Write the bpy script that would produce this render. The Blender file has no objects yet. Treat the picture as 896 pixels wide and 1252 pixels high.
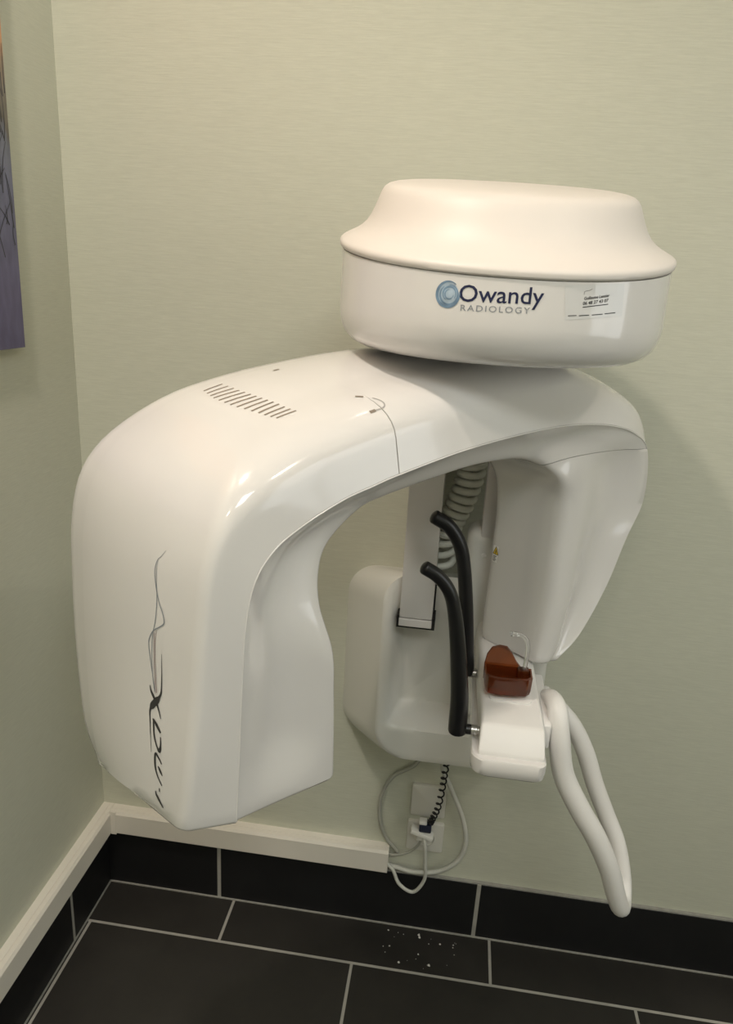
import bpy, bmesh, math, random
from mathutils import Vector, Matrix
from mathutils.bvhtree import BVHTree
from mathutils.geometry import interpolate_bezier
random.seed(7)
sc = bpy.context.scene
COL = sc.collection
PI = math.pi

# ------------------------------------------------------------------ materials
def mat(name, color, rough=.5, metal=0, coat=0, trans=0, ior=1.45, spec=.5, noise=None, bump=None):
    m = bpy.data.materials.new(name); m.use_nodes = True
    nt = m.node_tree; b = nt.nodes['Principled BSDF']
    b.inputs['Base Color'].default_value = (*color, 1)
    b.inputs['Roughness'].default_value = rough
    b.inputs['Metallic'].default_value = metal
    b.inputs['Coat Weight'].default_value = coat
    b.inputs['Coat Roughness'].default_value = .06
    b.inputs['Transmission Weight'].default_value = trans
    b.inputs['IOR'].default_value = ior
    b.inputs['Specular IOR Level'].default_value = spec
    tc = nt.nodes.new('ShaderNodeTexCoord')
    if noise:
        scale, amt = noise
        n = nt.nodes.new('ShaderNodeTexNoise'); n.inputs['Scale'].default_value = scale
        n.inputs['Detail'].default_value = 4
        nt.links.new(tc.outputs['Object'], n.inputs['Vector'])
        r = nt.nodes.new('ShaderNodeValToRGB')
        r.color_ramp.elements[0].position = .3; r.color_ramp.elements[1].position = .7
        r.color_ramp.elements[0].color = (*[c*(1-amt) for c in color], 1)
        r.color_ramp.elements[1].color = (*[min(1, c*(1+amt)) for c in color], 1)
        nt.links.new(n.outputs['Fac'], r.inputs['Fac'])
        nt.links.new(r.outputs['Color'], b.inputs['Base Color'])
    if bump:
        scale, dist, st = bump
        mp = nt.nodes.new('ShaderNodeMapping'); mp.inputs['Scale'].default_value = scale
        n = nt.nodes.new('ShaderNodeTexNoise'); n.inputs['Scale'].default_value = 1; n.inputs['Detail'].default_value = 3
        bp = nt.nodes.new('ShaderNodeBump'); bp.inputs['Strength'].default_value = st; bp.inputs['Distance'].default_value = dist
        nt.links.new(tc.outputs['Object'], mp.inputs['Vector']); nt.links.new(mp.outputs['Vector'], n.inputs['Vector'])
        nt.links.new(n.outputs['Fac'], bp.inputs['Height']); nt.links.new(bp.outputs['Normal'], b.inputs['Normal'])
    return m

M = {}
M['plastic'] = mat('glossy_white_plastic', (.71, .69, .675), .14, coat=.6, noise=(6, .012))
M['satin'] = mat('satin_white_plastic', (.76, .745, .725), .42, noise=(6, .012))
M['lid'] = mat('lid_white_plastic', (.745, .695, .655), .45, noise=(6, .012))
M['housing'] = mat('wall_unit_plastic', (.73, .725, .69), .25, noise=(5, .012))
M['column'] = mat('painted_column', (.70, .68, .665), .4, noise=(5, .012))
M['hose'] = mat('grey_hose_plastic', (.80, .80, .72), .45, noise=(20, .04))
M['cable'] = mat('grey_cable_rubber', (.60, .60, .55), .5, noise=(30, .04))
M['dark_cable'] = mat('shaded_cable_rubber', (.40, .40, .35), .55, noise=(30, .04))  # darker grey: shade on the left cable is put into its colour
M['black'] = mat('black_rubber', (.008, .008, .009), .30, noise=(30, .2))
M['blackmatte'] = mat('black_brush', (.012, .012, .012), .8, noise=(60, .2))
M['steel'] = mat('steel_collar', (.55, .54, .52), .3, metal=1, noise=(40, .05))
M['slot'] = mat('slot_shadow_plastic', (.23, .19, .15), .7, noise=(40, .05))
M['seam'] = mat('seam_rubber', (.36, .35, .34), .6, noise=(40, .05))
M['amber'] = mat('amber_plastic', (.31, .085, .025), .1, trans=.84, ior=1.45, noise=(18, .2))
M['clear'] = mat('clear_acrylic', (.96, .97, .96), .05, trans=.92, ior=1.45, noise=(9, .01))
M['navy'] = mat('navy_ink', (.012, .016, .06), .4, noise=(40, .05))
M['greyink'] = mat('grey_ink', (.23, .25, .28), .4, noise=(40, .05))
M['blueink'] = mat('steel_blue_ink', (.16, .25, .36), .4, noise=(60, .4))
M['paleblue'] = mat('pale_blue_ink', (.36, .45, .54), .4, noise=(60, .3))
M['darkink'] = mat('charcoal_ink', (.03, .028, .028), .4, noise=(40, .05))
M['redink'] = mat('dark_red_ink', (.16, .06, .06), .4, noise=(40, .05))
M['film'] = mat('sticker_film', (.66, .655, .65), .18, coat=.5, noise=(20, .01))
M['yellow'] = mat('warning_yellow', (.75, .52, .04), .4, noise=(20, .03))
M['paper'] = mat('label_paper', (.85, .84, .82), .5, noise=(20, .02))
M['trunking'] = mat('cream_pvc', (.78, .74, .67), .42, noise=(6, .02))
M['socket'] = mat('socket_plastic', (.70, .685, .63), .4, noise=(12, .02))
M['whiteplug'] = mat('plug_plastic', (.85, .84, .80), .35, noise=(12, .02))
M['plugblue'] = mat('plug_dark_plastic', (.02, .025, .05), .4, noise=(12, .1))
M['crumb'] = mat('plaster_crumbs', (.7, .68, .64), .9, noise=(80, .1))
M['canvas_edge'] = mat('canvas_side', (.72, .69, .60), .8, noise=(60, .05))
M['reed'] = mat('printed_reed_ink', (.045, .045, .05), .6, noise=(30, .3))
M['grout_edge'] = mat('grout_bead', (.36, .35, .32), .8, noise=(60, .1))

def wallpaper(name, ax):
    """pale sage wallpaper with a fine horizontal weave; ax = object axis that runs along the wall"""
    m = bpy.data.materials.new(name); m.use_nodes = True
    nt = m.node_tree; N = nt.nodes; K = nt.links; b = N['Principled BSDF']
    b.inputs['Roughness'].default_value = .62; b.inputs['Specular IOR Level'].default_value = .3
    tc = N.new('ShaderNodeTexCoord')
    mp = N.new('ShaderNodeMapping')
    s = [30, 30, 520]
    mp.inputs['Scale'].default_value = s
    K.new(tc.outputs['Object'], mp.inputs['Vector'])
    n = N.new('ShaderNodeTexNoise'); n.inputs['Scale'].default_value = 1; n.inputs['Detail'].default_value = 5; n.inputs['Roughness'].default_value = .65
    K.new(mp.outputs['Vector'], n.inputs['Vector'])
    r = N.new('ShaderNodeValToRGB'); e = r.color_ramp.elements
    e[0].position = .32; e[0].color = (.562, .567, .474, 1)
    e[1].position = .70; e[1].color = (.628, .633, .532, 1)
    K.new(n.outputs['Fac'], r.inputs['Fac'])
    K.new(r.outputs['Color'], b.inputs['Base Color'])
    bp = N.new('ShaderNodeBump'); bp.inputs['Strength'].default_value = .25; bp.inputs['Distance'].default_value = .001
    K.new(n.outputs['Fac'], bp.inputs['Height']); K.new(bp.outputs['Normal'], b.inputs['Normal'])
    return m
M['wall'] = wallpaper('sage_wallpaper', 'x')
M['ceiling'] = mat('ceiling_paint', (.80, .78, .72), .8, noise=(3, .01))

def tile_mat(name, loc, rot=(0, 0, 0), bw=.6, rh=.3, offset=.5, swap=False, mortar=.0068, col=(.020, .018, .0155), col2=(.028, .0255, .0225), gcol=(.40, .385, .35)):
    m = bpy.data.materials.new(name); m.use_nodes = True
    nt = m.node_tree; N = nt.nodes; K = nt.links; b = N['Principled BSDF']
    tc = N.new('ShaderNodeTexCoord')
    sx = N.new('ShaderNodeSeparateXYZ'); K.new(tc.outputs['Object'], sx.inputs[0])
    cb = N.new('ShaderNodeCombineXYZ')
    a, c = {False: ('X', 'Y'), 'xz': ('X', 'Z'), 'yz': ('Y', 'Z')}[swap]
    for src, dst, o in ((a, 'X', loc[0]), (c, 'Y', loc[1])):
        ad = N.new('ShaderNodeMath'); ad.operation = 'SUBTRACT'; ad.inputs[1].default_value = o
        K.new(sx.outputs[src], ad.inputs[0]); K.new(ad.outputs[0], cb.inputs[dst])
    br = N.new('ShaderNodeTexBrick')
    br.offset = offset; br.offset_frequency = 2; br.squash = 1
    br.inputs['Scale'].default_value = 1
    br.inputs['Brick Width'].default_value = bw; br.inputs['Row Height'].default_value = rh
    br.inputs['Mortar Size'].default_value = mortar/2; br.inputs['Mortar Smooth'].default_value = .15
    br.inputs['Color1'].default_value = (*col, 1); br.inputs['Color2'].default_value = (*col2, 1)
    br.inputs['Mortar'].default_value = (*gcol, 1)
    K.new(cb.outputs[0], br.inputs['Vector'])
    n = N.new('ShaderNodeTexNoise'); n.inputs['Scale'].default_value = 9; n.inputs['Detail'].default_value = 6; n.inputs['Roughness'].default_value = .7
    K.new(tc.outputs['Object'], n.inputs['Vector'])
    mx = N.new('ShaderNodeMix'); mx.data_type = 'RGBA'; mx.blend_type = 'OVERLAY'
    mx.inputs['Factor'].default_value = .55
    K.new(br.outputs['Color'], mx.inputs['A']); K.new(n.outputs['Color'], mx.inputs['B'])
    bw_ = N.new('ShaderNodeRGBToBW'); K.new(n.outputs['Color'], bw_.inputs[0])
    K.new(bw_.outputs[0], mx.inputs['B'])
    K.new(mx.outputs['Result'], b.inputs['Base Color'])
    mr = N.new('ShaderNodeMapRange'); mr.inputs['To Min'].default_value = .42; mr.inputs['To Max'].default_value = .62
    K.new(n.outputs['Fac'], mr.inputs['Value']); K.new(mr.outputs['Result'], b.inputs['Roughness'])
    bp = N.new('ShaderNodeBump'); bp.inputs['Strength'].default_value = .6; bp.inputs['Distance'].default_value = .0012; bp.invert = True
    K.new(br.outputs['Fac'], bp.inputs['Height']); K.new(bp.outputs['Normal'], b.inputs['Normal'])
    return m

# ------------------------------------------------------------------ object helpers
def tag(o, label=None, cat=None, group=None, kind=None):
    if label: o['label'] = label
    if cat: o['category'] = cat
    if group: o['group'] = group
    if kind: o['kind'] = kind
    return o

def root_loc(o):
    l = Vector((0, 0, 0))
    while o is not None:
        l += o.location; o = o.parent
    return l

def obj(name, bm, m, parent=None, smooth=35, loc=None):
    """world-space bmesh -> one mesh object"""
    me = bpy.data.meshes.new(name)
    base = root_loc(parent) if parent else Vector((0, 0, 0))
    off = Vector(loc) if loc is not None else base
    bmesh.ops.translate(bm, verts=bm.verts, vec=-off)
    bmesh.ops.recalc_face_normals(bm, faces=bm.faces) if smooth != 'keep' else None
    bm.to_mesh(me); bm.free()
    ms = m if isinstance(m, (list, tuple)) else [m]
    for x in ms: me.materials.append(x)
    ang = 35 if smooth == 'keep' else smooth
    if ang:
        for p in me.polygons: p.use_smooth = True
        me.set_sharp_from_angle(angle=math.radians(ang))
    o = bpy.data.objects.new(name, me); COL.objects.link(o)
    if parent:
        o.parent = parent; o.location = off-base
    else:
        o.location = off
    return o

def empty(name, loc):
    o = bpy.data.objects.new(name, None); COL.objects.link(o); o.location = loc
    o.empty_display_size = .1
    return o

def add_box(bm, lo, hi, bev=0, seg=2, mi=0):
    r = bmesh.ops.create_cube(bm, size=1)
    vs = r['verts']
    for v in vs:
        v.co = Vector([lo[i] + (v.co[i]+.5)*(hi[i]-lo[i]) for i in range(3)])
    if bev:
        es = list({e for v in vs for e in v.link_edges})
        bmesh.ops.bevel(bm, geom=es, offset=bev, segments=seg, affect='EDGES', profile=.5)
    if mi:
        for f in bm.faces: f.material_index = f.material_index
    return vs

def loft(bm, rings, closed=True, cap0=False, cap1=False):
    R = [[bm.verts.new(p) for p in r] for r in rings]
    n = len(R[0])
    for a, b in zip(R, R[1:]):
        for j in range(n if closed else n-1):
            k = (j+1) % n
            try: bm.faces.new((a[j], a[k], b[k], b[j]))
            except ValueError: pass
    if cap0: bm.faces.new(R[0])
    if cap1: bm.faces.new(R[-1])
    return R

def cr(P, t):
    """Catmull-Rom through P (list of Vectors), t in key units"""
    n = len(P); i = min(max(int(math.floor(t)), 0), n-2); f = t-i
    p1, p2 = P[i], P[i+1]
    p0 = P[i-1] if i > 0 else p1*2-p2
    p3 = P[i+2] if i+2 < n else p2*2-p1
    return .5*((2*p1)+(p2-p0)*f+(2*p0-5*p1+4*p2-p3)*f*f+(3*p1-p0-3*p2+p3)*f**3)

def spline(P, n):
    P = [Vector(p) for p in P]
    return [cr(P, i/(n-1)*(len(P)-1)) for i in range(n)]

def frames(path):
    T = []
    for i in range(len(path)):
        a = path[max(i-1, 0)]; b = path[min(i+1, len(path)-1)]
        T.append((b-a).normalized())
    up = Vector((0, 0, 1)) if abs(T[0].z) < .9 else Vector((1, 0, 0))
    n = (up-T[0]*up.dot(T[0])).normalized(); out = []
    for t in T:
        n = (n-t*n.dot(t)).normalized(); out.append((t, n, t.cross(n)))
    return out

def tube(bm, path, rad, seg=12, round_ends=True, ell=None):
    """rad: number or per-point list; ell: fixed (axis vector, factor) widening"""
    n = len(path)
    rr = rad if isinstance(rad, (list, tuple)) else [rad]*n
    path = [Vector(p) for p in path]
    F = frames(path); rings = []
    def ring(c, f, r):
        out = []
        for j in range(seg):
            a = 2*PI*j/seg
            d = f[1]*math.cos(a)*r+f[2]*math.sin(a)*r
            if ell:
                ax, k = ell; d = d+ax*d.dot(ax)*(k-1)
            out.append(c+d)
        return out
    if round_ends:
        for q in (1, .6, .25):
            rings.append(ring(path[0]-F[0][0]*rr[0]*.5*math.sin(q*PI/2), F[0], rr[0]*max(.02, math.cos(q*PI/2))))
    for i in range(n): rings.append(ring(path[i], F[i], rr[i]))
    if round_ends:
        for q in (.25, .6, 1):
            rings.append(ring(path[-1]+F[-1][0]*rr[-1]*.5*math.sin(q*PI/2), F[-1], rr[-1]*max(.02, math.cos(q*PI/2))))
    loft(bm, rings, True, True, True)

def revolve_section(bm, c, profile, seg=48, ax='z'):
    rings = []
    for r, h in profile:
        ring = []
        for j in range(seg):
            a = 2*PI*j/seg
            if ax == 'z': ring.append((c[0]+r*math.cos(a), c[1]+r*math.sin(a), c[2]+h))
            elif ax == 'x': ring.append((c[0]+h, c[1]+r*math.cos(a), c[2]+r*math.sin(a)))
            else: ring.append((c[0]+r*math.cos(a), c[1]+h, c[2]+r*math.sin(a)))
        rings.append(ring)
    loft(bm, rings, True, True, True)

def prism(bm, poly, fn0, fn1):
    """polygon (2D list) mapped by fn0/fn1 to two caps"""
    a = [bm.verts.new(fn0(*p)) for p in poly]; b = [bm.verts.new(fn1(*p)) for p in poly]
    n = len(poly)
    bm.faces.new(a); bm.faces.new(b[::-1])
    for i in range(n): bm.faces.new((a[i], b[i], b[(i+1) % n], a[(i+1) % n]))

def rrect(x0, x1, z0, z1, r, n=6):
    """rounded rectangle, r = 4 radii (ll, lr, ur, ul) or one"""
    if not isinstance(r, (list, tuple)): r = [r]*4
    out = []
    for (cx, cz, a0), q in zip(((x0, z0, PI), (x1, z0, 1.5*PI), (x1, z1, 0), (x0, z1, .5*PI)), r):
        sx = 1 if cx == x0 else -1; sz = 1 if cz == z0 else -1
        for i in range(n+1):
            a = a0+i/n*PI/2
            out.append((cx+sx*q+q*math.cos(a), cz+sz*q+q*math.sin(a)))
    return out

def text_bm(body, size, bold=0, space=1.0):
    """flat text (2D mesh) from the built-in font, origin bottom-left"""
    cu = bpy.data.curves.new('t', 'FONT'); cu.body = body; cu.size = size; cu.offset = bold
    cu.space_character = space; cu.resolution_u = 3
    o = bpy.data.objects.new('t', cu); COL.objects.link(o)
    dg = bpy.context.evaluated_depsgraph_get()
    me = bpy.data.meshes.new_from_object(o.evaluated_get(dg))
    bm = bmesh.new(); bm.from_mesh(me)
    bpy.data.objects.remove(o); bpy.data.curves.remove(cu); bpy.data.meshes.remove(me)
    return bm

def stroke_poly(pts, widths):
    """ribbon along 2D pts -> bm strips"""
    bm = bmesh.new(); L = []; n = len(pts)
    for i in range(n):
        a = Vector(pts[max(i-1, 0)]); b = Vector(pts[min(i+1, n-1)])
        t = (b-a).normalized(); nn = Vector((-t.y, t.x))
        w = widths[i] if isinstance(widths, (list, tuple)) else widths
        p = Vector(pts[i])
        L.append((bm.verts.new((*(p+nn*w/2), 0)), bm.verts.new((*(p-nn*w/2), 0))))
    for a, b in zip(L, L[1:]): bm.faces.new((a[0], a[1], b[1], b[0]))
    return bm

def merge(bms):
    out = bmesh.new()
    for b in bms:
        me = bpy.data.meshes.new('x'); b.to_mesh(me); b.free(); out.from_mesh(me); bpy.data.meshes.remove(me)
    return out

def poly_bm(poly):
    bm = bmesh.new(); bm.faces.new([bm.verts.new((x, y, 0)) for x, y in poly]); return bm

def project(bm, raycast, thick=.0006, sub=True):
    """lay a flat 2D mesh onto a surface as a thin raised decal; raycast(x,y)->(point, normal)"""
    bmesh.ops.triangulate(bm, faces=[f for f in bm.faces if len(f.verts) > 4])
    if sub:
        for _ in range(4):
            es = [e for e in bm.edges if e.calc_length() > .006]
            if not es: break
            bmesh.ops.subdivide_edges(bm, edges=es, cuts=1)
            bmesh.ops.triangulate(bm, faces=[f for f in bm.faces if len(f.verts) > 4])
    dead = []
    for v in bm.verts:
        h = raycast(v.co.x, v.co.y)
        if h is None: dead.append(v); continue
        v.co = h[0]+h[1]*thick
    if dead: bmesh.ops.delete(bm, geom=dead, context='VERTS')
    return bm

def bvh_of(o):
    me = o.data; l = root_loc(o)
    return BVHTree.FromPolygons([v.co+l for v in me.vertices], [list(p.vertices) for p in me.polygons])

def caster(trees, origin, direction):
    """origin(x,y)->Vector, direction Vector or fn"""
    def f(x, y):
        o = origin(x, y); d = direction(x, y) if callable(direction) else direction
        best = None
        for t in trees:
            h = t.ray_cast(o, d)
            if h[0] is not None and (best is None or h[3] < best[2]):
                n = h[1] if h[1].dot(d) < 0 else -h[1]
                best = (h[0], n, h[3])
        return None if best is None else best[:2]
    return f

# ------------------------------------------------------------------ the room
WX, WY = -.735, 1.3435       # left wall plane, back wall plane
RX, FY, CZ = 1.75, -1.9, 2.55
def slab(name, lo, hi, m):
    bm = bmesh.new(); add_box(bm, lo, hi)
    o = obj(name, bm, m, smooth=0, loc=(0, 0, 0)); o['kind'] = 'structure'; return o
FLOOR = tile_mat('black_floor_tiles', (-.118, 1.219))
slab('floor', (WX-.1, FY-.1, -.1), (RX+.1, WY+.1, 0), FLOOR)
slab('ceiling', (WX-.1, FY-.1, CZ), (RX+.1, WY+.1, CZ+.1), M['ceiling'])
slab('wall_back', (WX-.1, WY, 0), (RX+.1, WY+.1, CZ), M['wall'])
slab('wall_left', (WX-.1, FY, 0), (WX, WY, CZ), M['wall'])
slab('wall_right', (RX, FY, 0), (RX+.1, WY, CZ), M['wall'])
slab('wall_front', (WX-.1, FY-.1, 0), (RX+.1, FY, CZ), M['wall'])
# black tile skirting, grout joints every 60 cm
BB_B = tile_mat('black_skirting_back', (-.455, -.6), swap='xz', offset=0, rh=1.2, mortar=.0095, col=(.007, .007, .008), col2=(.008, .008, .009))
BB_L = tile_mat('black_skirting_left', (1.165, -.6), swap='yz', offset=0, rh=1.2, mortar=.0095, col=(.007, .007, .008), col2=(.008, .008, .009))
def skirt(name, lo, hi, m):
    bm = bmesh.new(); add_box(bm, lo, hi, .0012, 1)
    o = obj(name, bm, m, smooth=0, loc=(0, 0, 0)); o['kind'] = 'structure'; return o
skirt('baseboard_back', (WX, WY-.008, 0), (RX, WY, .150), BB_B)
skirt('baseboard_left', (WX, FY, 0), (WX+.008, WY-.008, .150), BB_L)
# light grout bead along the top and the foot of the skirting
bm = bmesh.new()
add_box(bm, (WX, WY-.0075, .150), (RX, WY, .1535)); add_box(bm, (WX+.008, WY-.011, 0), (RX, WY-.008, .003))
o = obj('trim_1', bm, M['grout_edge'], smooth=0, loc=(0, 0, 0)); o['kind'] = 'structure'
bm = bmesh.new()
add_box(bm, (WX, FY, .150), (WX+.0075, WY-.0075, .1535)); add_box(bm, (WX+.008, FY, 0), (WX+.011, WY-.011, .003))
o = obj('trim_2', bm, M['grout_edge'], smooth=0, loc=(0, 0, 0)); o['kind'] = 'structure'

# cable trunking (body + snapped-on cover with a fine line)
TD = .030
def trunk_section(d, z0, z1):
    return [(0, z0), (d*.92, z0), (d, z0+.003), (d, z1-.006), (d*.86, z1), (d*.55, z1), (d*.53, z1-.0012), (d*.51, z1), (0, z1)]
S = trunk_section(TD, .163, .222)
bm = bmesh.new()
loft(bm, [[(x, WY-d, z) for d, z in S] for x in (WX+TD*.9, -.0615)], True, True, True)
o = obj('trim_3', bm, M['trunking'], smooth=0, loc=(0, 0, 0)); o['kind'] = 'structure'
bm = bmesh.new()
loft(bm, [[(WX+d, y, z) for d, z in S] for y in (FY, WY)], True, True, True)
o = obj('trim_4', bm, M['trunking'], smooth=0, loc=(0, 0, 0)); o['kind'] = 'structure'
# flush corner clip of the trunking
bm = bmesh.new(); add_box(bm, (WX+TD-.001, WY-TD-.0012, .1615), (WX+TD+.012, WY-TD+.002, .2235), .0006, 1)
o = obj('trim_5', bm, M['trunking'], smooth=0, loc=(0, 0, 0)); o['kind'] = 'structure'

# ------------------------------------------------------------------ canvas picture on the left wall
def canvas_mat():
    m = bpy.data.materials.new('canvas_photo_print'); m.use_nodes = True
    nt = m.node_tree; N = nt.nodes; K = nt.links; b = N['Principled BSDF']; b.inputs['Roughness'].default_value = .7
    tc = N.new('ShaderNodeTexCoord'); sx = N.new('ShaderNodeSeparateXYZ'); K.new(tc.outputs['Object'], sx.inputs[0])
    mr = N.new('ShaderNodeMapRange'); mr.inputs['From Min'].default_value = 0; mr.inputs['From Max'].default_value = .8
    n = N.new('ShaderNodeTexNoise'); n.inputs['Scale'].default_value = 22; n.inputs['Detail'].default_value = 5
    mp = N.new('ShaderNodeMapping'); mp.inputs['Scale'].default_value = (1, 2, .7); K.new(tc.outputs['Object'], mp.inputs[0]); K.new(mp.outputs[0], n.inputs['Vector'])
    ad = N.new('ShaderNodeMath'); ad.operation = 'MULTIPLY_ADD'; ad.inputs[1].default_value = .10; K.new(n.outputs['Fac'], ad.inputs[0]); K.new(sx.outputs['Z'], ad.inputs[2])
    sb = N.new('ShaderNodeMath'); sb.operation = 'SUBTRACT'; sb.inputs[1].default_value = .05; K.new(ad.outputs[0], sb.inputs[0])
    K.new(sb.outputs[0], mr.inputs['Value'])
    r = N.new('ShaderNodeValToRGB'); K.new(mr.outputs[0], r.inputs[0]); e = r.color_ramp.elements
    e[0].position = 0; e[0].color = (.125, .115, .205, 1)
    e[1].position = 1; e[1].color = (.75, .42, .22, 1)
    for p, c in ((.10, (.14, .13, .225)), (.3, (.17, .175, .25)), (.385, (.20, .21, .26)), (.41, (.15, .135, .11)), (.48, (.27, .24, .20)), (.535, (.36, .27, .19)), (.56, (.66, .36, .19))):
        q = e.new(p); q.color = (*c, 1)
    n2 = N.new('ShaderNodeTexNoise'); n2.inputs['Scale'].default_value = 70; n2.inputs['Detail'].default_value = 4
    mp2 = N.new('ShaderNodeMapping'); mp2.inputs['Scale'].default_value = (1, 1.2, .35); K.new(tc.outputs['Object'], mp2.inputs[0]); K.new(mp2.outputs[0], n2.inputs['Vector'])
    mx = N.new('ShaderNodeMix'); mx.data_type = 'RGBA'; mx.blend_type = 'OVERLAY'; mx.inputs['Factor'].default_value = .35
    K.new(r.outputs[0], mx.inputs['A']); K.new(n2.outputs['Fac'], mx.inputs['B'])
    K.new(mx.outputs['Result'], b.inputs['Base Color'])
    return m
CY1, CZ0, CX = 1.156, 1.283, WX+.018
pic = empty('canvas_picture', (WX, .75, CZ0))
tag(pic, 'stretched canvas print of reeds in lavender water hanging on the left wall', 'picture')
bm = bmesh.new(); add_box(bm, (WX+.001, .35, CZ0), (CX-.0006, CY1, 2.08), .0015, 2)
o = obj('canvas_body', bm, M['canvas_edge'], pic, 0); tag(o, 'pale folded canvas side')
bm = bmesh.new(); add_box(bm, (CX-.0008, .3505, CZ0+.0005), (CX, CY1-.0015, 2.0795))
o = obj('printed_face', bm, canvas_mat(), pic, 0)
bms = []
rs = random.Random(3)
for k in range(420):
    y0 = CY1-.004-rs.random()*.5; z0 = 1.40+rs.random()**.6*.30; n = 6; h = rs.uniform(.02, .09); sl = rs.uniform(-.6, .6); bend = rs.uniform(-1, 1)
    pts = [(y0+sl*h*t/n+bend*.02*(t/n)**2, z0+h*t/n) for t in range(n+1)]
    if max(p[0] for p in pts) > CY1-.003: continue
    bms.append(stroke_poly(pts, [.0022*(1-.6*t/n) for t in range(n+1)]))
bm = merge(bms)
for v in bm.verts: v.co = Vector((CX+.0004, v.co.x, v.co.y))
o = obj('printed_reeds', bm, M['reed'], pic, 0); pic.rotation_euler = (-.017, 0, 0); pic.location.z += .0068; o['kind'] = 'stuff'; tag(o, 'dark printed reed stalks')

# ------------------------------------------------------------------ the x-ray machine
mach = empty('panoramic_xray_machine', (.06, WY, .53))
tag(mach, 'white wall mounted panoramic dental x-ray machine with rotating arm and round overhead housing', 'x-ray machine')

CX0, CY0 = .033, .999
ANG = math.radians(43)
U = Vector((math.sin(ANG), math.cos(ANG), 0)); Wv = Vector((math.cos(ANG), -math.sin(ANG), 0))
def Lc(u, w, z): return Vector((CX0, CY0, 0))+U*u+Wv*w+Vector((0, 0, z))

# rotating C-arm: section corners per station, (u, w, z) about the rotation axis:
# outer-back, outer-front, parting seam, inner-front, inner-back
KEYS = [
 ((-0.498,-0.15,0.833), (-0.486,0.078,0.877), (-0.428,0.09,0.868), (-0.279,0.075,0.852), (-0.279,-0.14,0.835)),
 ((-0.506,-0.165,0.882), (-0.478,0.082,0.948), (-0.425,0.09,0.938), (-0.281,0.075,0.906), (-0.281,-0.15,0.885)),
 ((-0.506,-0.178,0.977), (-0.469,0.082,1.03), (-0.422,0.09,1.019), (-0.284,0.075,0.963), (-0.284,-0.15,0.955)),
 ((-0.504,-0.18,1.074), (-0.463,0.082,1.099), (-0.418,0.09,1.092), (-0.289,0.075,1.021), (-0.289,-0.15,1.021)),
 ((-0.499,-0.18,1.15), (-0.455,0.082,1.158), (-0.408,0.09,1.139), (-0.2994,0.06,1.076), (-0.2994,-0.15,1.076)),
 ((-0.486,-0.17,1.208), (-0.437,0.082,1.207), (-0.386,0.09,1.169), (-0.2948,0.05,1.116), (-0.2948,-0.145,1.116)),
 ((-0.453,-0.16,1.25), (-0.405,0.082,1.244), (-0.352,0.09,1.189), (-0.279,0.045,1.143), (-0.279,-0.145,1.143)),
 ((-0.393,-0.15,1.287), (-0.352,0.08,1.272), (-0.303,0.09,1.208), (-0.24,0.045,1.172), (-0.24,-0.14,1.172)),
 ((-0.331,-0.14,1.308), (-0.298,0.078,1.287), (-0.265,0.09,1.217), (-0.205,0.045,1.181), (-0.205,-0.135,1.181)),
 ((-0.255,-0.14,1.322), (-0.232,0.076,1.3), (-0.228,0.09,1.225), (-0.166,0.045,1.187), (-0.166,-0.13,1.187)),
 ((-0.141,-0.13,1.338), (-0.118,0.074,1.319), (-0.125,0.09,1.242), (-0.068,0.045,1.199), (-0.068,-0.125,1.199)),
 ((-0.02,-0.13,1.34), (0,0.072,1.336), (-0.012,0.09,1.252), (0.002,0.045,1.2), (0.002,-0.12,1.2)),
 ((0.1,-0.12,1.341), (0.1,0.07,1.33), (0.08,0.09,1.254), (0.0516,0.0475,1.197), (0.0516,-0.105,1.197)),
 ((0.205,-0.11,1.32), (0.2,0.068,1.3), (0.168,0.09,1.246), (0.084,0.0575,1.185), (0.084,-0.085,1.185)),
 ((0.28,-0.096,1.276), (0.278,0.066,1.258), (0.244,0.086,1.227), (0.105,0.068,1.166), (0.105,-0.078,1.166)),
 ((0.315,-0.081,1.202), (0.318,0.064,1.196), (0.3,0.08,1.192), (0.121,0.068,1.132), (0.121,-0.07,1.132)),
 ((0.33,-0.072,1.11), (0.333,0.06,1.11), (0.323,0.075,1.11), (0.125,0.068,1.08), (0.125,-0.067,1.08)),
 ((0.3,-0.07,1.045), (0.304,0.058,1.045), (0.294,0.073,1.047), (0.125,0.068,1.028), (0.125,-0.067,1.028)),
 ((0.264,-0.068,0.965), (0.267,0.058,0.965), (0.257,0.073,0.97), (0.125,0.068,0.966), (0.125,-0.067,0.966)),
 ((0.214,-0.066,0.892), (0.217,0.056,0.892), (0.208,0.07,0.899), (0.122,0.066,0.907), (0.122,-0.067,0.905)),
 ((0.17,-0.062,0.86), (0.173,0.052,0.862), (0.165,0.066,0.868), (0.12,0.064,0.872), (0.12,-0.064,0.868)),

]
CORN = [[Vector(k[i]) for k in KEYS] for i in range(5)]
def corner(i, s): return cr(CORN[i], s)
def lerp(a, b, t): return a+(b-a)*t
def smooth(t): t = max(0, min(1, t)); return t*t*(3-2*t)
NOB, NOUT, NOF, NFR, NCH, NIE, NIN, NIB, NBK = 5, 8, 9, 4, 8, 5, 5, 4, 5
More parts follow.
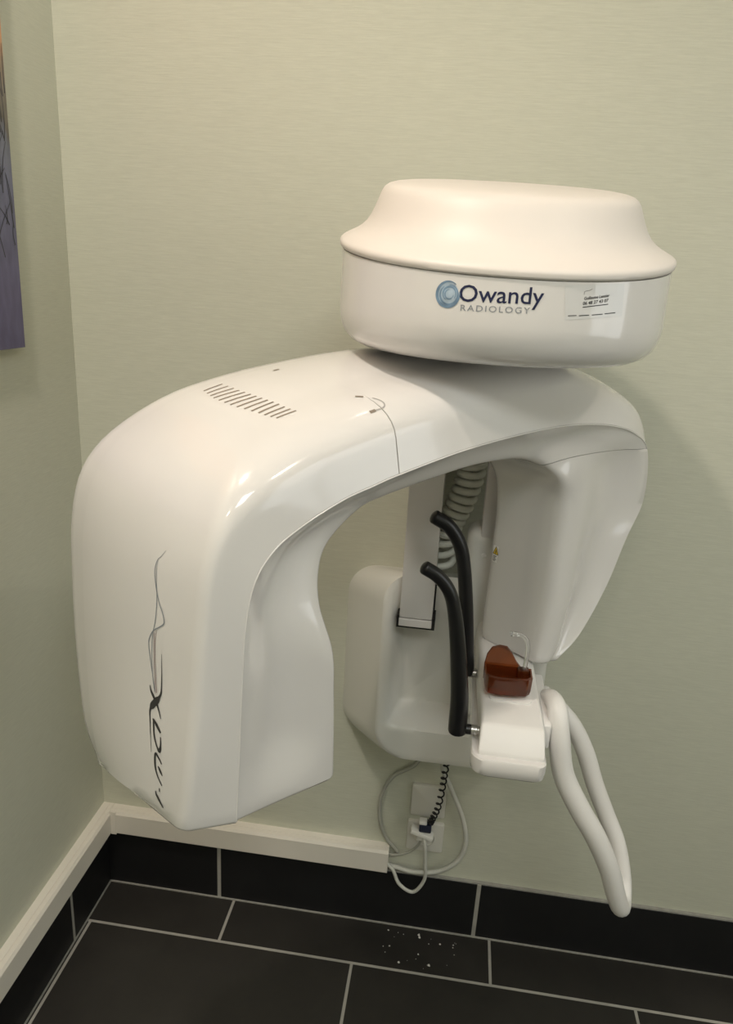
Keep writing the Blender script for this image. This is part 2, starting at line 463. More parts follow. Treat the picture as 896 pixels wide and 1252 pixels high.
def section(s):
    """full ring of one station: list of (u,w,z) and index marks"""
    ob, of, se, ie, ib = [corner(i, s) for i in range(5)]
    cen = (ob+of+se+ie+ib)/5
    def bez(p, a, b, la, lb, n):
        pa = p+(a-p).normalized()*min(la, (a-p).length*.48); pb = p+(b-p).normalized()*min(lb, (b-p).length*.48)
        return [pa*(1-t)**2+p*2*t*(1-t)+pb*t*t for t in [i/(n-1) for i in range(n)]]
    top = smooth((s-4)/4)*(1-smooth((s-12)/2.5))
    sens = smooth((s-13.5)/2)
    r_of = lerp(lerp(.016, .075, top), .012, sens); r_of2 = lerp(lerp(.011, .052, top), .012, sens)
    R = []
    R += bez(ob, ib, of, .014, .018, NOB)
    q = bez(of, ob, se, r_of, r_of2, NOF)
    a, b = R[-1], q[0]
    outn = ((of-ob).cross(corner(1, s+.05)-corner(1, s-.05))).normalized() if 0 < s < 20 else Vector((0, 0, 0))
    if outn.dot((ob+of)/2-cen) < 0: outn = -outn
    bl = lerp(.010, .004, top)
    R += [lerp(a, b, t)+outn*bl*4*t*(1-t) for t in [(i+1)/(NOUT+1) for i in range(NOUT)]]
    R += q
    a = R[-1]
    R += [lerp(a, se, (i+1)/NFR) for i in range(NFR)]          # ends on the seam
    m_se = len(R)-1
    k = bez(ie, se, ib, lerp(.010, .034, sens), lerp(.012, .024, sens), NIE)
    sc_ = lerp(lerp(.016, .004, smooth((s-5)/3)), .017, sens)*smooth((20-s)/2+.2)*smooth(s/1.3)
    for i in range(NCH):
        t = (i+1)/(NCH+1); p = lerp(se, k[0], t)
        R.append(p-Vector((0, sc_*math.sin(PI*t)**1.5*(1.2-.4*t), 0)))
    R += k
    kb = bez(ib, ie, ob, .015, .015, NIB)
    R += [lerp(k[-1], kb[0], (i+1)/(NIN+1)) for i in range(NIN)]
    R += kb
    R += [lerp(kb[-1], R[0], (i+1)/(NBK+1)) for i in range(NBK)]
    return R, m_se
NR = NOB+NOUT+NOF+NFR+NCH+NIE+NIN+NIB+NBK
I_OB0 = 0; I_BAND = NOB+.35; I_SE = NOB+NOUT+NOF+NFR-1; I_IB1 = NR-NBK
_cache = {}
def sec(s):
    s = round(s, 4)
    if s not in _cache: _cache[s] = section(s)[0]
    return _cache[s]
def ringpt(s, j):
    """j may be fractional"""
    R = sec(s); a = int(math.floor(j)); f = j-a
    return lerp(R[a % NR], R[(a+1) % NR], f)
def shrink(ring, d, dz):
    c = sum(ring, Vector())/len(ring); out = []
    for p in ring:
        v = Vector((p.x-c.x, p.y-c.y, 0)); l = v.length
        out.append(p-v/l*min(d, l*.98)+Vector((0, 0, dz)))
    return out

def split_right(j):
    """station of the parting line between arm and sensor housing at ring index j"""
    if j <= I_SE:
        return 14.9
    t = (j-I_SE)/(NCH+NIE*.5)
    if t <= 1: return lerp(14.9, 12.75, smooth(t)**.8)
    t = (j-I_SE-NCH-NIE*.5)/(NR-I_SE-NCH-NIE*.5)
    return lerp(12.75, 14.9, smooth((t-.35)/.5))
def split_top(j):
    """parting line across the arm top, with its small tab"""
    t = (j-NOB)/(I_SE-NOB)
    tab = smooth((t-.42)/.05)*(1-smooth((t-.60)/.05))
    return 9.0+.0*tab
GAP = .0009
def gapf(j): return 1 if j > I_SE or j < NOB else smooth((j-NOB-NOUT-1)/4)*.9+.02
def patch(name, s0, s1, j0, j1, ns, m, lips=(1, 1, 1, 1), extra0=None, extra1=None, inset=0, parent=mach):
    """arm skin between stations s0(j)..s1(j) and ring indices j0..j1, edges turned in"""
    js = [j0]+[j for j in range(math.floor(j0)+1, math.ceil(j1))]+[j1]
    rows = []
    for i in range(ns+1):
        t = i/ns
        rows.append([Vector(ringpt(lerp(s0(j), s1(j), t), j)) for j in js])
    n = len(js)
    # pull the four borders back by half the gap
    def pull(A, B, J): return [a+(b-a).normalized()*GAP*gapf(j) if (b-a).length > 1e-6 else a for a, b, j in zip(A, B, J)]
    if lips[0]: rows[0] = pull(rows[0], rows[1], js)
    if lips[1]: rows[-1] = pull(rows[-1], rows[-2], js)
    for r in rows:
        if lips[2]: r[0] = r[0]+(r[1]-r[0]).normalized()*GAP
        if lips[3]: r[-1] = r[-1]+(r[-2]-r[-1]).normalized()*GAP
    # normals for the lips
    def nrm(i, j):
        a = rows[min(i+1, len(rows)-1)][j]-rows[max(i-1, 0)][j]; b = rows[i][min(j+1, n-1)]-rows[i][max(j-1, 0)]
        v = a.cross(b)
        if v.length < 1e-9: return Vector((0, 0, 0))
        v.normalize(); return v
    cs = [sum(sec(lerp(s0(js[n//2]), s1(js[n//2]), i/ns)), Vector())/NR for i in range(ns+1)]
    NN = []
    for i in range(ns+1):
        row = []
        for j in range(n):
            v = nrm(i, j)
            if v.dot(rows[i][j]-cs[i]) < 0: v = -v
            row.append(v)
        NN.append(row)
    if inset:
        rows = [[p-NN[i][j]*inset*(1-smooth((i/ns-.86)/.12)) for j, p in enumerate(r)] for i, r in enumerate(rows)]
    LIP = .006
    G = []
    if extra0: G += extra0(js, inset)
    elif lips[0]: G.append([p-NN[0][j]*LIP for j, p in enumerate(rows[0])]); G.append([p.copy() for p in rows[0]])
    base = len(G)-(1 if (lips[0] and not extra0) else 0)
    body = rows if not (lips[0] and not extra0) else rows[1:]
    G += body
    if extra1: G += extra1(js)
    elif lips[1]: G.append([p-NN[-1][j]*LIP for j, p in enumerate(rows[-1])])
    bm = bmesh.new()
    # side lips as extra columns
    out = []
    for g, r in enumerate(G):
        i = min(max(g-base, 0), ns)
        rr = list(r)
        if lips[2]: rr = [rr[0]-NN[i][0]*LIP]+rr
        if lips[3]: rr = rr+[rr[-1]-NN[i][-1]*LIP]
        out.append([Lc(*p) for p in rr])
    loft(bm, out, closed=False)
    bmesh.ops.remove_doubles(bm, verts=bm.verts, dist=1e-6)
    return obj(name, bm, m, parent, 32)

def bottom_rows(js, ins=0):
    base = sec(0)
    rows = []
    for d, dz in ((.020, -.0105), (.010, -.0095), (.004, -.006), (.001, -.003)):
        sh = shrink(base, d+ins, dz)
        rows.append([lerp(sh[int(math.floor(j)) % NR], sh[(int(math.floor(j))+1) % NR], j-math.floor(j)) for j in js])
    return rows
c0 = lambda j: 0.0
tube_cover = patch('tube_head_cover', c0, split_top, I_BAND, I_SE, 46, M['plastic'], (0, 1, 1, 1), extra0=bottom_rows)
arm_cover = patch('arm_cover', split_top, split_right, I_BAND, I_SE, 34, M['plastic'], (1, 1, 1, 1))
inner_cover = patch('inner_cover', c0, split_right, I_SE, I_IB1, 70, M['plastic'], (0, 1, 1, 1), extra0=bottom_rows, inset=.0030)
back_cover = patch('back_cover', c0, split_right, I_IB1, NR+I_BAND, 60, M['plastic'], (0, 1, 1, 1), extra0=bottom_rows, inset=.0026)
# bottom plate of the tube head
bm = bmesh.new()
rr = [[Lc(*p) for p in shrink(sec(0), d, dz)] for d, dz in ((.018, -.0098), (.05, -.011), (.09, -.0115))]
loft(bm, rr, True, False, True)
obj('tube_head_base', bm, M['plastic'], mach, 40)
# sensor housing: closed skin below the curved parting line
rows = []
for i in range(41):
    t = i/40
    rows.append([Lc(*ringpt(lerp(split_right(j), 20.0, t), j)) for j in range(NR)])
endr = sec(20)
cen = sum(endr, Vector())/NR
tail = []
for d, dz in ((.0015, -.004), (.005, -.0075), (.012, -.0095), (.03, -.0105)):
    tail.append([Lc(*p) for p in shrink(endr, d, dz)])
bm = bmesh.new()
slv = [ringpt(split_right(j)-.35, j) for j in range(NR)]; cs_ = sum(slv, Vector())/NR
sl0 = [Lc(*(p+(cs_-p).normalized()*.008)) for p in slv]
lip = [p+(sum(rows[0], Vector())/NR-p).normalized()*.006 for p in rows[0]]
rows[0] = [a+(b-a).normalized()*GAP for a, b in zip(rows[0], rows[1])]
loft(bm, [sl0, lip]+rows+tail, True, False, True)
sensor = obj('sensor_housing', bm, M['plastic'], mach, 70)

# thin white bead added for the bright highlight line along the arm seam
bm = bmesh.new()
tube(bm, [Lc(*(ringpt(14.9*i/160, I_SE)+Vector((0, -.0004, -.0006)))) for i in range(161)], .0010, 8)
obj('seam_highlight_bead', bm, M['plastic'], arm_cover, 60)
# hub between arm and overhead housing
bm = bmesh.new()
revolve_section(bm, (CX0, CY0, 0), [(.046, 1.318), (.045, 1.330), (.045, 1.336), (.045, 1.340), (.045, 1.350)], 48)
obj('rotation_hub', bm, M['plastic'], mach, 40)

# overhead housing --------------------------------------------------
HX, HY = .037, .999
def rimz(x, y): return 1.4735+.155*(y-HY)-.015*(x-HX)
def sup(a, r, e=2.12):
    c, s = math.cos(a), math.sin(a)
    k = (abs(c)**e+abs(s)**e)**(-1/e)
    return HX+r*k*c, HY+r*k*s
SEG = 96
def hring(r, f):
    out = []
    for j in range(SEG):
        x, y = sup(2*PI*j/SEG, r); out.append((x, y, f(x, y)))
    return out
bm = bmesh.new()
rings = [hring(.190, lambda x, y: rimz(x, y)-.012), hring(.2005, lambda x, y: rimz(x, y)-.0095)]
for t in (0, .33, .66, 1):
    rings.append(hring(lerp(.2015, .2025, t), lambda x, y, t=t: lerp(rimz(x, y)-.010, 1.392+.10*(y-HY)*.35, t)))
for r, z in ((.2015, 1.380), (.199, 1.370), (.194, 1.360), (.186, 1.352), (.174, 1.3465), (.158, 1.3437), (.135, 1.3425), (.09, 1.342)):
    rings.append(hring(r, lambda x, y, z=z: z+.02*(y-HY)))
loft(bm, rings, True, True, True)
head = obj('overhead_housing', bm, M['plastic'], mach, 40)
bm = bmesh.new()
rings = []
for r, dz in ((.190, -.0085), (.2015, -.0085), (.2040, -.0065), (.2050, -.003), (.2043, .0002), (.2015, .0025), (.1965, .005), (.1885, .009), (.1805, .014), (.1735, .0205), (.1680, .0285), (.1635, .038), (.1595, .048), (.1560, .0565), (.1530, .061), (.1480, .0645), (.1410, .0665), (.131, .0678), (.10, .069), (.05, .070)):
    rings.append(hring(r, lambda x, y, dz=dz: rimz(x, y)+dz))
loft(bm, rings, True, True, True)
lid = obj('overhead_lid', bm, M['lid'], mach, 40)
# fixed arm from the housing back to the wall
bm = bmesh.new()
sec2 = rrect(-.065, .14, 1.352, 1.462, .03)
loft(bm, [[(x, y, z) for x, z in sec2] for y in (1.12, WY-.001)], True, True, True)
obj('overhead_bracket', bm, M['plastic'], mach, 40)

# wall unit ----------------------------------------------------------
def housing_bm():
    x0, x1, z0, z1 = -.184, .222, .505, .885
    fx0, fx1, fz0, fz1 = -.100, .165, .552, .935
    rings = []
    def rect(t, x0=x0, x1=x1, z0=z0, z1=z1, rad=.06):
        return rrect(lerp(x0, fx0, t), lerp(x1, fx1, t), lerp(z0, fz0, t), lerp(z1, fz1, t), rad, 10)
    def scoop(x, z):
        # hollow in the front face, floor = ledge at z .64
        a = smooth((x+.088)/.030)*(1-smooth((x-.125)/.030))
        d = .060*a*smooth((z-.618)/.030)*(1-smooth((z-.70)/.24)*.95)
        return d
    prof = ((0, 0), (.03, .006), (.18, .030), (.45, .070), (.72, .108), (.86, .127), (.94, .137), (.98, .1425), (1.0, .145))
    for t, d in prof:
        rings.append([(x, WY-d, z) for x, z in rect(t)])
    last = rect(1.0); cx = sum(p[0] for p in last)/len(last); cz = sum(p[1] for p in last)/len(last)
    for k in range(1, 26):
        f = 1-k/26; ring = []
        for x, z in last:
            X, Z = cx+(x-cx)*f, cz+(z-cz)*f
            ring.append((X, WY-.147+scoop(X, Z), Z))
        rings.append(ring)
    bm = bmesh.new(); loft(bm, rings, True, True, True); return bm
housing = obj('wall_housing', housing_bm(), M['housing'], mach, 45)

bm = bmesh.new(); add_box(bm, (-.069, 1.178, .858), (-.0115, WY-.02, 1.42), .0018, 2)
col = obj('column', bm, M['column'], mach, 30)
bm = bmesh.new()
add_box(bm, (-.0695, 1.1765, .842), (-.0115, 1.21, .8565), .001, 1)
o = obj('column_foot', bm, M['column'], col, 30)
bm = bmesh.new()
add_box(bm, (-.0735, 1.1785, .840), (-.0697, 1.215, .862)); add_box(bm, (-.0113, 1.1785, .840), (-.0060, 1.215, .862)); add_box(bm, (-.0735, 1.180, .838), (-.006, 1.215, .8412)); add_box(bm, (-.0113, 1.20, .862), (-.0085, 1.22, .94))
o = obj('brush_seal', bm, M['blackmatte'], col, 0); tag(o, 'black brush seal')
# second guide rail right of the column
bm = bmesh.new(); add_box(bm, (.058, 1.19, .955), (.092, 1.225, 1.40), .002, 2)
rail = obj('guide_rail', bm, M['column'], mach, 30)
bm = bmesh.new(); revolve_section(bm, (.066, 1.19, .985), [(.0045, 0), (.0045, -.002), (.003, -.003)], 16, 'y')
o = obj('screw_cap', bm, M['paper'], rail, 30)
# carriage carrying the chin rest
def rbox(lo, hi, r, seg=5):
    bm = bmesh.new(); add_box(bm, lo, hi, r, seg); return bm
car = obj('carriage', rbox((.036, 1.188, .66), (.20, 1.262, 1.03), .022), M['housing'], mach, 40)

# chin rest body ------------------------------------------------------
def chin_bm():
    # cross-sections along y (front to back): (y, xl, xr, zbottom, ztop, r)
    S_ = [(.8675, .0715, .1575, .812, .8215, .002), (.8690, .0700, .1590, .812, .8245, .003), (.8800, .0705, .1585, .812, .8385, .004), (.8895, .0710, .1580, .812, .8490, .004), (.8925, .0712, .1578, .812, .8515, .004), (.8965, .0713, .1577, .812, .8522, .005), (.93, .0710, .1580, .81, .8540, .007), (.98, .0700, .1575, .81, .857, .009), (1.04, .0690, .1565, .81, .860, .011), (1.20, .068, .155, .81, .863, .014)]
    rings = []
    for y, xl, xr, zb, zt, r in S_:
        rings.append([(x, y, z) for x, z in rrect(xl, xr, zb, zt, [r*.4, r*.4, r, r], 6)])
    bm = bmesh.new(); loft(bm, rings, True, True, True); return bm
chin = obj('chin_rest_body', chin_bm(), M['satin'], mach, 40)
bm = bmesh.new()
rings = []
for z, g in ((.788, .010), (.7895, .004), (.793, .001), (.803, 0), (.8155, 0), (.8175, .0015), (.8175, .006)):
    rings.append([(x, y, z) for x, y in rrect(.0605+g, .1620-g, .856+g, 1.19, [.022, .014, .004, .004], 8)])
loft(bm, rings, True, True, True)
obj('base_tray', bm, M['plastic'], chin, 40)
# shallow tray under the cup
bm = bmesh.new()
pl = rrect(.083, .1435, .945, 1.02, .010, 6)
loft(bm, [[(x, y, .8520+(y-.93)*.05) for x, y in pl], [(x, y, .8565+(y-.93)*.05) for x, y in pl], [(.113+(x-.113)*.95, .982+(y-.982)*.95, .8573+(y-.93)*.05) for x, y in pl]], True, True, True)
obj('cup_seat', bm, M['satin'], chin, 40)
# amber chin cup
def cup_bm():
    bm = bmesh.new()
    # front tray with a curved wall, back lobe higher
    front = [(.0755, .957), (.080, .949), (.092, .945), (.115, .946), (.134, .950), (.1395, .957), (.1395, .985), (.0745, .985)]
    loft(bm, [[(x, y, .8655) for x, y in front], [(.107+(x-.107)*1.03, y-.001, .872) for x, y in front], [(.107+(x-.107)*1.05, y-.002, .8925) for x, y in front], [(.107+(x-.107)*.98, .966+(y-.966)*.86, .8930) for x, y in front], [(.107+(x-.107)*.93, .966+(y-.966)*.72, .874) for x, y in front]], True, True, True)
    # back rest: shield outline standing up, leaning back
    sh = [(.0735, 0), (.0735, .020), (.0765, .036), (.083, .047), (.094, .051), (.105, .050), (.1125, .042), (.1195, .030), (.129, .019), (.139, .014), (.139, 0)]
    f = lambda d: (lambda x, h: Vector((x, .984+d+h*.30, .868+h*.92)))
    prism(bm, sh, f(0), f(.006))
    add_box(bm, (.121, .972, .880), (.1375, .986, .894), .002, 2)
    return bm
cup = obj('chin_cup', cup_bm(), M['amber'], mach, 30)
tag(cup, 'translucent amber chin cup')
bm = bmesh.new()
tube(bm, spline([(.1305, .979, .882), (.1315, .979, .905), (.1320, .979, .925), (.1285, .979, .940), (.120, .979, .947), (.109, .979, .948), (.105, .979, .9475)], 34), [.0032]*26+[.0034, .0038, .0036, .0030, .0034, .0040, .0042, .0036], 12)
o = obj('bite_rod', bm, M['clear'], cup, 40); tag(o, 'clear bent bite rod')
# temple supports
def temple(path, r0, r1, y, zst, xst):
    bm = bmesh.new(); n = 48; P = spline(path, n)
    rr = [lerp(r0, r1, smooth(i/(n-1)*1.6)) for i in range(n)]
    tube(bm, P, rr, 14)
    x0 = P[0].x
    tube(bm, [Vector((x0-.006, y, zst)), Vector((xst-.008, y, zst))], .0072, 12)
    t = obj('temple_support', bm, M['black'], mach, 50); tag(t, 'black curved temple support')
    bm = bmesh.new()
    revolve_section(bm, (xst-.010, y, zst), [(.0066, 0), (.0074, .0005), (.0074, .003), (.0066, .0035), (.0066, .005), (.0074, .0055), (.0074, .008), (.0055, .009), (.0055, .016)], 20, 'x')
    o = obj('collar', bm, M['steel'], t, 30); tag(o, 'ribbed steel collar')
temple([(.0405, .905, .826), (.0385, .905, .880), (.030, .905, .950), (.020, .904, 1.008), (.010, .902, 1.038), (-.006, .899, 1.058), (-.024, .895, 1.070)], .0132, .0093, .905, .830, .0690)
temple([(.053, 1.06, .832), (.047, 1.06, .890), (.040, 1.06, .950), (.031, 1.059, 1.010), (.021, 1.057, 1.048), (.003, 1.053, 1.076), (-.020, 1.048, 1.091)], .0112, .0108, 1.06, .832, .0690)
# grab handle: two bars meeting at the lower tip
bm = bmesh.new()
hp = [(.174, 1.030, .822), (.1775, .985, .846), (.1810, .952, .848), (.1865, .938, .816), (.1995, .935, .757), (.229, .935, .702), (.262, .938, .650), (.291, .945, .592), (.313, .955, .532), (.326, .965, .502), (.334, .985, .498), (.336, 1.010, .520), (.322, 1.030, .570), (.299, 1.040, .615), (.274, 1.042, .667), (.251, 1.042, .724), (.226, 1.042, .768), (.200, 1.042, .797), (.172, 1.042, .822)]
n = 150; P = spline(hp, n)
rr = []
for i in range(n):
    t = i/(n-1)
    rr.append(.0125+.0035*math.sin(PI*min(1, t/.6)) if t < .6 else .0125+.002*math.sin(PI*(t-.6)/.4))
tube(bm, P, rr, 16)
handle = obj('grab_handle', bm, M['satin'], mach, 60)
bm = bmesh.new(); add_box(bm, (.152, .925, .800), (.172, 1.07, .838), .003, 3)
obj('handle_mount', bm, M['satin'], handle, 30)
# coiled grey hose between column and rail
bm = bmesh.new()
axis = spline([(.030, 1.262, 1.20), (.034, 1.262, 1.135), (.030, 1.262, 1.095), (.020, 1.262, 1.055), (.006, 1.262, 1.02), (-.004, 1.262, .985), (-.004, 1.266, .93)], 60)
F = frames(axis); pts = []; turns = 15.5; N_ = 400
for i in range(N_):
    q = i/(N_-1)*59; k = min(int(q), 58); f = q-k
    c = lerp(axis[k], axis[k+1], f); a = 2*PI*turns*i/(N_-1)
    t, n1, n2 = F[k]
    pts.append(c+(n1*math.cos(a)+n2*math.sin(a))*.0195)
tube(bm, pts, .0064, 10)
obj('coiled_hose', bm, M['hose'], mach, 60)

# ------------------------------------------------------------------ sockets, plug, cables on the wall
def plate(name, x0, x1, z0, z1):
    bm = bmesh.new()
    rings = []
    for g, d in ((0, 0), (0, .006), (.0012, .0082), (.003, .009)):
        rings.append([(x, WY-.0005-d, z) for x, z in rrect(x0+g, x1-g, z0+g, z1-g, .004, 4)])
    loft(bm, rings, True, True, True)
    return bm
blank = obj('cover_plate', plate('', -.0225, .0525, .3125, .3925), M['socket'], None, 30, loc=(.015, WY, .3125))
tag(blank, 'blank square cream cover plate on the back wall directly above the power socket', 'cover plate')
sk = empty('power_socket', (.0145, WY, .220))
tag(sk, 'cream square power socket low on the back wall with an adapter plugged in', 'power socket')
obj('socket_plate', plate('', -.0255, .0545, .2205, .2965), M['socket'], sk, 30)
bm = bmesh.new(); revolve_section(bm, (.0145, WY-.0095, .2585), [(.0225, 0), (.0225, -.0018), (.0215, -.0024), (.0203, -.0024), (.0196, -.0006)], 40, 'y')
obj('socket_well', bm, M['socket'], sk, 30)
bm = bmesh.new()
ad = empty('plug_adapter', (.006, WY-.012, .270))
tag(ad, 'white adapter bar plugged into the lower wall socket with a grey lead looping below', 'plug adapter')
bm = bmesh.new()
add_box(bm, (-.025, -.010, -.005), (.025, .012, .005), .002, 2)
bmesh.ops.rotate(bm, verts=bm.verts, cent=(0, 0, 0), matrix=Matrix.Rotation(.30, 3, 'Y'))
bmesh.ops.translate(bm, verts=bm.verts, vec=(.007, 1.308, .2915))
add_box(bm, (-.004, 1.316, .262), (.020, WY-.0105, .287), .003, 2)
obj('adapter_body', bm, M['whiteplug'], ad, 30)
bm = bmesh.new()
add_box(bm, (.000, 1.302, .2965), (.0265, 1.326, .3165), .003, 2)
dp = empty('power_plug', (.012, 1.309, .296)); tag(dp, 'dark blue plug with black coiled cord standing on the white adapter', 'plug')
p = obj('plug_body', bm, M['plugblue'], dp, 30)
bm = bmesh.new(); add_box(bm, (-.001, 1.303, .3155), (.016, 1.322, .3215), .002, 2)
obj('plug_rim', bm, M['whiteplug'], dp, 30)
def cable(name, pts, r, m, label=None, parent=None, n=90):
    bm = bmesh.new(); P = spline(pts, n); tube(bm, P, r, 10)
    if parent: return obj(name, bm, m, parent, 60)
    o = obj(name, bm, m, None, 60, loc=tuple(P[0])); tag(o, label, 'cable'); return o
cable('power_cable', [(.036, 1.312, .514), (.037, 1.320, .455), (.060, 1.325, .400), (.090, 1.326, .331), (.103, 1.326, .268), (.091, 1.326, .217), (.050, 1.326, .179), (-.004, 1.326, .168), (-.040, 1.328, .172), (-.075, 1.330, .175)], .0052, M['cable'], 'thick light grey cable looping right of the sockets into the trunking end')
cable('data_cable', [(.005, 1.330, .506), (-.020, 1.336, .442), (-.066, 1.336, .404), (-.088, 1.336, .347), (-.086, 1.336, .283), (-.070, 1.336, .241), (-.046, 1.336, .212), (-.043, 1.337, .201), (-.053, 1.337, .195), (-.072, 1.337, .191)], .0042, M['dark_cable'], 'grey cable coloured as shaded, hanging in an arc left of the sockets')
o = cable('lead', [(.012, 1.306, .287), (.017, 1.299, .260), (.020, 1.304, .218), (.022, 1.311, .165), (.000, 1.313, .125), (-.032, 1.316, .138), (-.050, 1.320, .172), (-.070, 1.321, .190)], .0040, M['cable'], None, ad); tag(o, 'light grey lead in a low loop')
o = cable('lead', [(.008, 1.320, .268), (.000, 1.326, .240), (-.020, 1.331, .214), (-.050, 1.329, .204), (-.072, 1.329, .209)], .0028, M['dark_cable'], None, ad); tag(o, 'thin dull lead')
bm = bmesh.new()
axis = spline([(.050, 1.306, .516), (.043, 1.306, .461), (.041, 1.310, .414), (.036, 1.311, .362), (.027, 1.310, .331), (.022, 1.308, .318)], 60)
F = frames(axis); pts = []; N_ = 300
for i in range(N_):
    q = i/(N_-1)*59; k = min(int(q), 58); c = lerp(axis[k], axis[k+1], q-k); a = 2*PI*15*i/(N_-1); t, n1, n2 = F[k]
    pts.append(c+(n1*math.cos(a)+n2*math.sin(a))*.0058)
tube(bm, pts, .0017, 8)
obj('coiled_cord', bm, M['black'], dp, 60)
# plaster crumbs on the floor
bm = bmesh.new(); rs = random.Random(5)
for (x, y, s) in [(-.048, 1.317, .0022), (.022, 1.316, .0034), (.024, 1.310, .003), (-.041, 1.276, .0022), (.024, 1.266, .002), (.049, 1.242, .0034), (-.017, 1.238, .0028), (.101, 1.304, .002), (.071, 1.301, .0022)]+[(rs.uniform(-.06, .11), rs.uniform(1.232, 1.32), rs.uniform(.0006, .0014)) for _ in range(16)]:
    r = bmesh.ops.create_icosphere(bm, subdivisions=1, radius=s)
    for v in r['verts']:
        v.co *= rs.uniform(.75, 1.2); v.co.z *= .5; v.co += Vector((x, y, s*.45))
o = obj('plaster_crumbs', bm, M['crumb'], None, 0, loc=(.03, 1.27, 0)); tag(o, 'white plaster crumbs scattered on the black floor tiles below the socket', 'crumbs', kind='stuff')

# ------------------------------------------------------------------ writing and marks
t_head = bvh_of(head); t_tube = bvh_of(tube_cover); t_arm = bvh_of(arm_cover); t_sens = bvh_of(sensor)
on_head = caster([t_head], lambda x, z: Vector((x, .5, z)), Vector((0, 1, 0)))
on_side = caster([t_tube], lambda w, z: Lc(-1.2, w, z), U)
on_top = caster([t_tube, t_arm], lambda a, b: Lc(a, b, 1.8), Vector((0, 0, -1)))
on_sens = caster([t_sens], lambda w, z: Lc(-.05, w, z), U)

def fit_text(body, x0, x1, z0, h, slope=0, bold=0, space=1.0, cap=None, shear=0):
    """text scaled so that it spans x0..x1 with cap height h, baseline starting at z0"""
    bm = text_bm(body, 1.0, bold, space)
    xs = [v.co.x for v in bm.verts]; a, b = min(xs), max(xs)
    capb = text_bm(cap or 'H', 1.0, bold); ch = max(v.co.y for v in capb.verts); capb.free()
    for v in bm.verts:
        X = x0+(v.co.x-a)/(b-a)*(x1-x0); Y = v.co.y/ch*h
        v.co = Vector((X+shear*Y, z0+Y+slope*(X-x0), 0))
    return bm
def arc(cx, cy, r, a0, a1, w, n=40, taper=True):
    pts = [(cx+r*math.cos(lerp(a0, a1, i/n)), cy+r*math.sin(lerp(a0, a1, i/n))*1.08) for i in range(n+1)]
    return stroke_poly(pts, [w*(math.sin(PI*(.08+.84*i/n)) if taper else 1) for i in range(n+1)])

# maker's mark on the overhead housing
logo = obj('brand_name', project(fit_text('Owandy', -.0102, .0757, 1.4078, .0165, .022, .006), on_head, .0005), M['navy'], head, 0)
tag(logo, 'dark navy brand name lettering')
o = obj('brand_subtitle', project(fit_text('RADIOLOGY', -.0075, .0632, 1.3985, .0060, .020, 0, 1.25), on_head, .0005), M['greyink'], head, 0)
tag(o, 'small grey spaced lettering')
LX, LZ = -.0215, 1.4142
o = obj('brand_disc', project(poly_bm([(LX+.0105*math.cos(2*PI*i/48), LZ+.0118*math.sin(2*PI*i/48)) for i in range(48)]), on_head, .0003), M['paleblue'], head, 0)
tag(o, 'pale blue swirl disc')
bms = [arc(LX, LZ, .0118, .9, 2*PI+.2, .0030), arc(LX+.0008, LZ-.0005, .0092, 2.2, 2*PI+1.6, .0022), arc(LX+.0012, LZ+.0004, .0066, -.6, 4.2, .0018), arc(LX+.0010, LZ, .0044, 1.5, 6.2, .0014)]
o = obj('brand_swirl', project(merge(bms), on_head, .0006), M['blueink'], head, 0); tag(o, 'steel blue swirl strokes')
# service sticker: clear film, small print
q = [(.0955, 1.4295), (.1595, 1.4350), (.1620, 1.4022), (.1000, 1.3955)]
st = obj('service_sticker', project(poly_bm(q), on_head, .0003), M['film'], head, 0); tag(st, 'clear film service sticker with small black print')
sl = .165
bms = [fit_text('Guillaume Lannier', .1172, .1440, 1.4163, .0030, sl, .02), fit_text('06 48 27 43 07', .1166, .1436, 1.4112, .0032, sl, .02),
       stroke_poly([(.1168, 1.4090), (.1440, 1.4133)], .0009)]
for a, b in (((.1026, 1.3998), (.1115, 1.4005)), ((.1140, 1.4004), (.1248, 1.4015)), ((.1277, 1.4017), (.1395, 1.4031)), ((.1415, 1.4035), (.1535, 1.4051))):
    bms.append(stroke_poly([a, b], .0009))
bms.append(stroke_poly([(.1165, 1.4215), (.1165, 1.4245), (.1185, 1.4252), (.1215, 1.4258), (.1245, 1.4275)], .00035))
obj('sticker_print', project(merge(bms), on_head, .0006), M['darkink'], head, 0)

